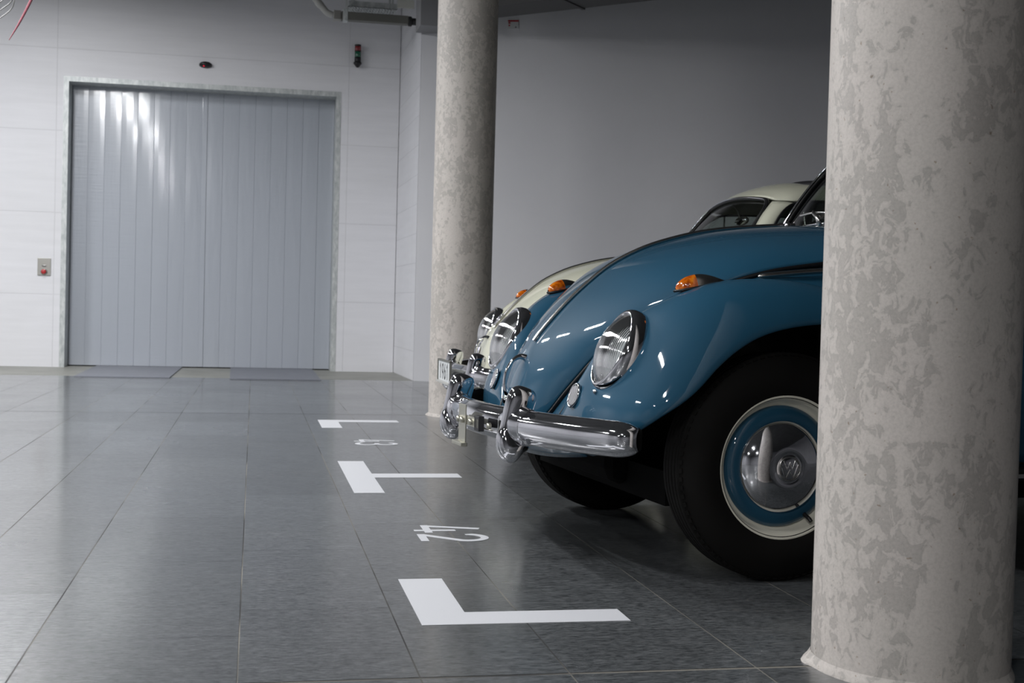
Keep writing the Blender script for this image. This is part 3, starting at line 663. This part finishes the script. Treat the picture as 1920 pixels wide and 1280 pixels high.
        RM_ = [(1.83, -.70, .35), (1.87, -.71, .55), (1.96, -.715, .73), (2.12, -.71, .86), (2.33, -.70, .92), (2.57, -.68, .90), (2.80, -.62, .78), (2.93, -.56, .60), (2.99, -.50, .45), (3.0, -.47, .35)]
        RA = [(1.90, -.76, .32), (1.95, -.77, .45), (2.02, -.77, .55), (2.14, -.77, .64), (2.32, -.77, .69), (2.50, -.77, .69), (2.66, -.765, .62), (2.76, -.75, .52), (2.81, -.73, .42), (2.84, -.70, .33)]
        a_, b_, c_ = cr(RS, 44), cr(RM_, 44), cr(RA, 44); rows = []
        for p, q, r_ in zip(a_, b_, c_):
            row = []
            for k in range(9):
                th = PI/2*(1-k/8); row.append(S(Vector((q.x+(p.x-q.x)*(1-math.cos(th)), q.y+(p.y-q.y)*math.sin(th), q.z+(p.z-q.z)*(1-math.cos(th)))), s))
            for k in range(1, 11):
                th = PI/2*k/10; row.append(S(Vector((q.x+(r_.x-q.x)*(1-math.cos(th)), q.y+(r_.y-q.y)*math.sin(th), q.z+(r_.z-q.z)*(1-math.cos(th)))), s))
            rows.append(row)
        grid('rear_fender', rows, P, T, solid=.004)
        # running board
        rb = box('running_board', (.50, min(-.78*-s, -.62*-s), .285), (1.93, max(-.78*-s, -.62*-s), .315), M['rubber'], T, bev=.008)
        yy = -.783*-s
        box('board_trim', (.50, min(yy, yy+.004*s), .296), (1.93, max(yy, yy+.004*s), .308), M['dullchrome'], rb)
        # body side below the belt, door line, handle --------------------------
        rows = []
        st = [(.36, .56, .965, .62, 0), (.55, .60, .99, .66, 0), (.9, .625, 1.0, .675, 0), (1.3, .63, 1.0, .68, 0), (1.7, .62, .995, .675, 0), (2.1, .59, .98, .66, 0), (2.4, .53, .93, .60, 0), (2.7, .40, .83, .48, 0), (2.95, .22, .68, .30, 0), (3.05, .0, .60, .0, 0)]
        stv = cr([(x_, a1_, b1_) for x_, a1_, b1_, c1_, d1_ in st], 50); stw = cr([(x_, c1_, 0) for x_, a1_, b1_, c1_, d1_ in st], 50)
        for v1, v2 in zip(stv, stw):
            row = []
            for k in range(14):
                t_ = k/13; z_ = v1.z+(.30-v1.z)*t_; y_ = v1.y+(v2.y-v1.y)*math.sin(min(1, t_*1.6)*PI/2)
                if t_ > .75: y_ -= .02*(t_-.75)/.25*(1 if v1.y > .05 else 0)
                row.append(Vector((v1.x, max(0, y_)*s, z_)))
            rows.append(row)
        grid('body_side', rows, P, T, solid=.004)
        dpts = [(.64, .985), (.635, .8), (.66, .5), (.70, .34), (1.40, .34), (1.44, .5), (1.45, .8), (1.45, .985)]
        def ys(z): return .63+.045*math.sin(min(1, (1.0-z)/.7*1.6)*PI/2)
        tube('door_gap', [Vector((x_, s*(ys(z_)+.001-(.012 if x_ < .75 else 0)), z_)) for x_, z_ in dpts], .003, M['seal'], T, n=6, res=40)
        tube('door_handle', [(1.28, s*.672, .90), (1.30, s*.70, .90), (1.38, s*.70, .90), (1.40, s*.672, .90)], .008, M['chrome'], T, n=8, res=12)
        tube('belt_trim', [Vector((x_, s*(y_+.004), z_)) for x_, y_, z_ in [(.42, .642, .915), (.6, .652, .93), (.9, .665, .935), (1.3, .67, .935), (1.7, .665, .93), (2.05, .645, .915)]], .0065, M['dullchrome'], T, n=8, res=30)
        # A pillar, door window, B pillar, quarter window ----------------------
        Wn = cr([(.615, .535, 1.02), (.66, .520, 1.10), (.71, .503, 1.19), (.775, .478, 1.29), (.835, .452, 1.352)], 14)
        Dn = cr([(.70, .618, .99), (.735, .600, 1.08), (.775, .583, 1.175), (.845, .560, 1.285), (.925, .542, 1.338)], 14)
        rows = []
        for a, b in zip(Wn, Dn):
            row = []
            for k in range(7):
                u = k/6; p = a.lerp(b, u)+Vector((-.010, .022, .004))*math.sin(PI*u)*.8; p.y *= s; row.append(p)
            rows.append(row)
        grid('windscreen_pillar', rows, P, T, solid=.014)
        wl = [(.70, .616, .995), (.735, .600, 1.08), (.775, .583, 1.175), (.845, .560, 1.285), (.925, .542, 1.338), (1.05, .535, 1.352), (1.25, .533, 1.355), (1.40, .534, 1.352), (1.425, .545, 1.33), (1.43, .58, 1.15), (1.43, .618, .995)]
        DW = tube('door_window_frame', [Vector((a, b*s, c)) for a, b, c in cr(wl, 60)], .0075, M['seal'], T, n=8)
        def pane(nm, poly, par, mm=M['glass']):
            V = [Vector((a, b*s, c)) for a, b, c in poly]; V2 = [v+Vector((0, -.004*s, 0)) for v in V]; k = len(V)
            return mesh(nm, V+V2, [tuple(range(k)), tuple(range(k, 2*k))]+[(i, (i+1) % k, k+(i+1) % k, k+i) for i in range(k)], mm, par, smooth=False)
        pane('door_glass', [(a+.0, b-.004, c) for a, b, c in wl], DW)
        tube('vent_window_bar', [(.985, s*.606, 1.0), (.975, s*.566, 1.2), (.965, s*.540, 1.34)], .006, M['dullchrome'], DW, n=8)
        ql = [(1.52, .618, .995), (1.52, .58, 1.15), (1.525, .545, 1.32), (1.56, .536, 1.348), (1.72, .535, 1.345), (1.84, .543, 1.29), (1.93, .57, 1.15), (1.95, .60, 1.0)]
        QW = tube('quarter_window_frame', [Vector((a, b*s, c)) for a, b, c in ql+[ql[0]]], .0075, M['seal'], T, n=8)
        pane('quarter_glass', [(a, b-.004, c) for a, b, c in ql], QW)
        rows = [[Vector((x_, s*(y_+.002), z_)) for x_ in (1.432, 1.475, 1.52)] for y_, z_ in [(.621, .98), (.60, 1.07), (.583, 1.14), (.56, 1.25), (.540, 1.34), (.535, 1.36)]]
        grid('centre_pillar', rows, P, T, solid=.02)
        # seats
        sx = box('seat_cushion', (1.0, min(.08*s, .52*s), .38), (1.48, max(.08*s, .52*s), .50), M['interior'], T, bev=.04, seg=3)
        sb = box('seat_back', (1.44, min(.08*s, .52*s), .46), (1.56, max(.08*s, .52*s), 1.0), M['interior'], T, bev=.04, seg=3)
    # cowl panel in front of the windscreen -------------------------------------
    rows = []
    wb = lambda y: Vector((.525+.36*y*y, y, 1.068-.22*y*y))          # windscreen base line
    for i in range(9):
        u = i/8; row = []
        for j in range(-14, 15):
            y = j/14*.575; tm = math.radians(78)
            a = rowhood = Vector((.42, y, 0)); th = math.asin(min(1, abs(y)/.58*math.sin(tm))); a.z = 1.072-(1.072-.95)*(1-math.cos(th))/(1-math.cos(tm))-.003
            b = wb(y*.93); row.append(a.lerp(b, u))
        rows.append(row)
    grid('cowl', rows, P, T, solid=.006)
    # windscreen ------------------------------------------------------------------
    def ws(u, v):   # u -1..1 across, v 0..1 up
        y0_, y1_ = .525*u, .455*u
        b = wb(y0_); b.z += .006; t = Vector((.805+.15*y1_*y1_, y1_, 1.392-.19*y1_*y1_))
        p = b.lerp(t, v); bow = Vector((-.76, 0, .62))*.018*math.sin(PI*v); return p+bow
    def edge(inset):
        pts = []; U, V0, V1 = 1-inset, inset*.9, 1-inset*.9; r_ = .16
        n_ = 12
        for (cu_, cv_, a0) in ((U-r_, V1-r_*1.25, 0), (-(U-r_), V1-r_*1.25, 90), (-(U-r_), V0+r_*.7, 180), (U-r_, V0+r_*.7, 270)):
            rv = r_*1.25 if a0 < 180 else r_*.7
            for k in range(n_+1):
                q = math.radians(a0+90*k/n_); pts.append((cu_+r_*math.cos(q), cv_+rv*math.sin(q)))
        out = []
        for i, (a, b) in enumerate(pts):   # densify
            c, d = pts[(i+1) % len(pts)]
            kk = max(1, int(math.hypot(c-a, d-b)/.08))
            out += [(a+(c-a)*j/kk, b+(d-b)*j/kk) for j in range(kk)]
        return out
    gl = []
    nu = 24
    for i in range(13): gl.append([ws(-1+2*j/nu, i/12)+Vector((.006, 0, -.004)) for j in range(nu+1)])
    wsg = grid('windscreen', gl, M['glass'], T)
    tube('rubber_seal', [ws(a, b)+Vector((-.001, 0, .001)) for a, b in edge(.0)], .011, M['seal'], wsg, n=8, closed=True)
    tube('chrome_trim', [ws(a, b)+Vector((-.010, 0, .008)) for a, b in edge(.012)], .0042, M['chrome'], wsg, n=8, closed=True)
    # wipers
    for yb in (.10, -.36):
        wp = tube('wiper_arm', [wb(yb-.12)+Vector((-.02, 0, .0)), wb(yb-.12)+Vector((-.03, 0, .035)), ws((yb-.06)/.5, .08)+Vector((-.030, 0, .02)), ws((yb-.02)/.5, .13)+Vector((-.022, 0, .016))], [.011, .009, .006, .004], M['dullchrome'], T, n=8, res=16)
        tube('wiper_blade', [ws((yb+.10)/.5, .145)+Vector((-.016, 0, .012)), ws((yb-.02)/.5, .13)+Vector((-.018, 0, .012)), ws((yb-.16)/.5, .10)+Vector((-.016, 0, .012))], .0045, M['dullchrome'], wp, n=6, res=12)
    mi = tube('mirror_stem', [(.80, 0, 1.365), (.83, 0, 1.33), (.845, 0, 1.295)], .005, M['chrome'], T, n=8)
    mo = lathe('rear_view_mirror', [(0, .012), (.05, .010), (.055, 0), (.05, -.008), (0, -.010)], (.855, 0, 1.278), (.9, 0, -.2), M['chrome'], T, n=32, up=(0, 0, 1), eu=.5, ev=1.6)
    # dashboard, steering wheel, floor pan
    box('dashboard', (.60, -.52, .86), (.72, .52, 1.045), P, T, bev=.03, seg=3)
    tube('steering_wheel', [Vector((.93, .28+.0, .98))+Vector((-.35*.19*math.cos(q), .19*math.sin(q), .94*.19*math.cos(q))) for q in [2*PI*j/36 for j in range(36)]], .010, M['interior'], T, n=8, closed=True)
    tube('steering_column', [(.70, .28, .90), (.93, .28, .98)], .014, M['interior'], T, n=10)
    box('floor_pan', (-.30, -.56, .20), (2.75, .56, .30), M['under'], T)
    box('luggage_well', (-.36, -.28, .22), (.60, .28, .60), M['under'], T, bev=.05)
    box('bulkhead', (.45, -.56, .25), (.58, .56, .90), M['under'], T)
    box('rear_seat', (2.0, -.50, .40), (2.12, .50, 1.02), M['interior'], T, bev=.04)
    tube('front_axle', [(0, -.60, .30), (0, .60, .30)], .035, M['under'], T, n=12)
    tube('rear_axle', [(2.4, -.60, .30), (2.4, .60, .30)], .035, M['under'], T, n=12)
    # front apron below hood ----------------------------------------------------------
    rows = []
    for i in range(8):
        u = i/7; row = []
        for j in range(-16, 17):
            y = j/16*.47; f = abs(j)/16
            xf = -.600+.045*f**2; top = Vector((xf+.006, y, .44-.03*f)); bot = Vector((xf+.05, y, .30+.035*f**2))
            p = top.lerp(bot, u); p.x -= .018*math.sin(PI*u*.9); row.append(p)
        rows.append(row)
    grid('front_apron', rows, P, T, solid=.004)
    # roof ----------------------------------------------------------------------------------
    cz = cr([(.815, 0, 1.400), (.89, 0, 1.448), (1.0, 0, 1.482), (1.14, 0, 1.494), (1.4, 0, 1.498), (1.65, 0, 1.488), (1.9, 0, 1.448), (2.15, 0, 1.372), (2.4, 0, 1.262), (2.65, 0, 1.11), (2.85, 0, .94), (2.98, 0, .77), (3.05, 0, .60)], 60)
    ce = cr([(.846, .455, 1.356), (.925, .522, 1.350), (1.02, .535, 1.356), (1.18, .537, 1.358), (1.4, .537, 1.358), (1.65, .537, 1.352), (1.86, .545, 1.29), (1.97, .60, .99), (2.25, .56, .95), (2.5, .49, .90), (2.75, .37, .80), (2.92, .25, .69), (3.05, .02, .60)], 60)
    rows = []
    for c, e in zip(cz, ce):
        row = []
        for j in range(-22, 23):
            q = PI/2*abs(j)/22; sn, cs = math.sin(q)**.92, 1-math.cos(q)
            pz = Vector((c.x+(e.x-c.x)*cs, e.y*sn*(1 if j > 0 else -1), c.z+(e.z-c.z)*cs))
            if not blue:   # roof opening under the folded fabric
                fx = min(1, max(0, (pz.x-1.03)/.12))*min(1, max(0, (1.80-pz.x)/.08)); fy = min(1, max(0, (.385-abs(pz.y))/.06)); pz.z -= .022*(fx*fx*(3-2*fx))*(fy*fy*(3-2*fy))
            row.append(pz)
        rows.append(row)
    roof = grid('roof', rows, P, T, solid=.012)
    if not blue:
        # fabric roof folded open behind its chrome front edge
        rows = []
        for i in range(13):
            u = i/12; row = []
            for j in range(-10, 11):
                y = j/10*.33; x_ = 1.10+.60*u
                h = 1.474-.15*y*y+.045*math.sin(PI*min(1, u*1.3))**.7*(1-.15*(j/10)**2)+.008*math.sin(u*19)
                row.append(Vector((x_, y, h)))
            rows.append(row)
        grid('folded_fabric_roof', rows, M['ink'], T, solid=.02)
        for yk in (-.05,):
            E = empty('hood_emblem', (0, 0, 0)); E.parent = T
            ec = Vector((-.500, 0, .700)); en = Vector((-.78, 0, .62)); eu_ = Vector((.62, 0, .78)); ev_ = Vector((0, 1, 0))
            tube('emblem_ring', [ec+en*.004+.036*(eu_*math.cos(q)+ev_*math.sin(q)) for q in [2*PI*j/32 for j in range(32)]], .003, M['chrome'], E, n=8, closed=True)
            for sgm in ([(-.021, .027), (-.008, -.0), (.0, .018), (.008, -.0), (.021, .027)], [(-.030, .012), (-.013, -.030), (0, -.004), (.013, -.030), (.030, .012)]):
                tube('emblem_letter', [ec+en*.004+ev_*a+eu_*b for a, b in sgm], .003, M['chrome'], E, n=6)
    # bumper -------------------------------------------------------------------------------------------
    bz = .412
    def bx(y):
        a = abs(y); return -.722+.36*a*a+(.35*max(0, a-.60)**1.5)
    yh = [.765*math.sin(PI/2*i/60)**.8 for i in range(61)]; ys_ = [-v for v in yh[:0:-1]]+yh
    prof = [(-.026, .047), (-.014, .051), (-.002, .050), (.006, .045), (.010, .038), (.020, .034), (.028, .024), (.032, .010), (.032, -.010), (.028, -.024), (.020, -.034), (.010, -.038), (.006, -.045), (-.002, -.050), (-.014, -.051), (-.026, -.047)]
    rows = []
    for y in ys_:
        c = Vector((bx(y), y, bz)); t_ = Vector((bx(y+.001)-bx(y-.001), .002, 0)).normalized(); nrm = Vector((-t_.y, t_.x, 0))
        q = max(0, (abs(y)-.705)/.060); f = math.sqrt(max(.0, 1-min(1, q)**2)) if q > 0 else 1
        rows.append([c+nrm*((o_+.026)*(.25+.75*f)-.026)+Vector((0, 0, h_*(.55+.45*f))) for o_, h_ in prof])
    for sgn in (0, -1):
        pass
    bumper = grid('front_bumper', rows, M['chrome'], T, solid=.003)
    rows2 = [[p+Vector((.007, 0, 0)) for p in (r[0]+Vector((0, 0, -.004)), r[0].lerp(r[-1], .3), r[0].lerp(r[-1], .7), r[-1]+Vector((0, 0, .004)))] for r in rows[2:-2]]
    grid('inner_face', rows2, M['under'], bumper, solid=.002)
    for yy in (-.36, .36):
        tube('bumper_bracket', [(bx(yy)+.02, yy, bz), (-.55, yy*.95, bz-.01), (-.35, yy*.85, .36)], .018, M['under'], bumper, n=10)
    for s in sg:
        y = .335*s; x_ = bx(y)
        path = [(x_+.018, bz+.118), (x_+.017, bz+.114), (x_+.015, bz+.104), (x_+.011, bz+.085), (x_+.002, bz+.055), (x_-.004, bz+.020), (x_-.008, bz-.015), (x_-.012, bz-.040), (x_-.008, bz-.058), (x_+.004, bz-.071), (x_+.012, bz-.077), (x_+.014, bz-.080)]
        wd = [.004, .012, .019, .0225, .0220, .0215, .0235, .030, .036, .034, .024, .006]; dp = [.008, .026, .038, .044, .045, .046, .050, .054, .056, .050, .034, .010]
        PP = cr([(a, y, b) for a, b in path], 48); ww = [v.x for v in cr([(a, b, 0) for a, b in zip(wd, dp)], 48)]; dd = [v.y for v in cr([(a, b, 0) for a, b in zip(wd, dp)], 48)]
        rws = []
        for i, p in enumerate(PP):
            a = PP[max(0, i-1)]; b = PP[min(47, i+1)]; t_ = (b-a).normalized(); nr = Vector((t_.z, 0, -t_.x))
            ee = 1 if 0 < i < 47 else .05
            rws.append([p+Vector((0, 1, 0))*ww[i]*ee*math.copysign(abs(math.cos(q))**.85, math.cos(q))+nr*dd[i]*ee*math.copysign(abs(math.sin(q))**.85, math.sin(q)) for q in [2*PI*j/28 for j in range(28)]])
        grid('overrider', rws, M['chrome'], T, cv=True)
        # flared foot clasping the blade
        rws = []
        for i in range(13):
            u = -1+2*i/12; yk = y+u*.062; xx = bx(yk); f = math.cos(u*PI/2)
            rws.append([Vector((xx-.0365*0-(o_+.026)*(1.0+.16*f)+.026-.003*f, yk, bz+h_*(1.0+.20*f))) for o_, h_ in prof])
        grid('overrider_foot', rws, M['chrome'], T, solid=.002)
    # licence plate bracket or plate ---------------------------------------------------------------------
    if blue:
        B = empty('licence_plate_bracket', (0, 0, 0)); B.parent = T
        X = bx(0); BY = BRY
        box('bracket_plate', (X-.056, BY-.04, bz-.075), (X-.052, BY+.04, bz+.045), M['zinc'], B, bev=.0015)
        box('bracket_foot', (X-.072, BY-.05, bz-.085), (X-.050, BY+.06, bz-.073), M['zinc'], B, bev=.002)
        box('bracket_arm', (X-.052, BY-.17, bz-.018), (X-.046, BY+.05, bz+.012), M['zinc'], B, bev=.0015)
        box('clamp_block', (X-.052, BY-.175, bz-.026), (X-.034, BY-.125, bz+.020), M['ink'], B, bev=.002)
        for yb in (BY+.02, BY-.02, BY-.10, BY-.24):
            lathe('bolt', [(0, .012), (.008, .012), (.010, .006), (.010, 0)], (X-(.056 if yb > BY-.05 else .050 if yb > BY-.2 else .033), yb, bz-.003), (-1, 0, 0), M['zinc'], B, n=6)
    else:
        X = bx(0)
        pl = box('licence_plate', (X-.062, -.175, bz-.045), (X-.056, .215, bz+.066), M['bezelwhite'], T, bev=.002)
        boxes('plate_frame', [((X-.067, -.181, bz+.062), (X-.055, .221, bz+.070)), ((X-.067, -.181, bz-.05), (X-.055, -.175, bz+.07)), ((X-.067, .215, bz-.05), (X-.055, .221, bz+.07)), ], M['grey_trunk'], pl)
        box('frame_lip', (X-.074, -.181, bz-.055), (X-.055, .221, bz-.045), M['pipe_grey'], pl, bev=.001)
        adv = 0
        for ch in '1961':
            V, F = [], []
            for stq in DIG[ch]:
                for i_, q in enumerate(stroke(stq, .13)):
                    k = len(V); V += [(X-.0622, .16-adv-u*.058, bz-.032+v*.080) for u, v in q]+[(X-.0630-.00001*i_, .16-adv-u*.058, bz-.032+v*.080) for u, v in q]
                    F += [(k, k+1, k+2, k+3), (k+4, k+5, k+6, k+7), (k, k+1, k+5, k+4), (k+1, k+2, k+6, k+5), (k+2, k+3, k+7, k+6), (k+3, k, k+4, k+7)]
            mesh('plate_digit', V, F, M['ink'], pl, smooth=False); adv += .072
    return T

make_car('vintage_car', 1.418, 4.131, .108, M['blue'], M['rimcream'], 'blue rounded vintage car parked behind the foreground column, nose pointing left', True)
make_car('vintage_car', 1.778, 6.702, .014, M['cream'], M['rimcream'], 'cream rounded vintage car parked beyond the blue car, with a licence plate on its bumper', False)
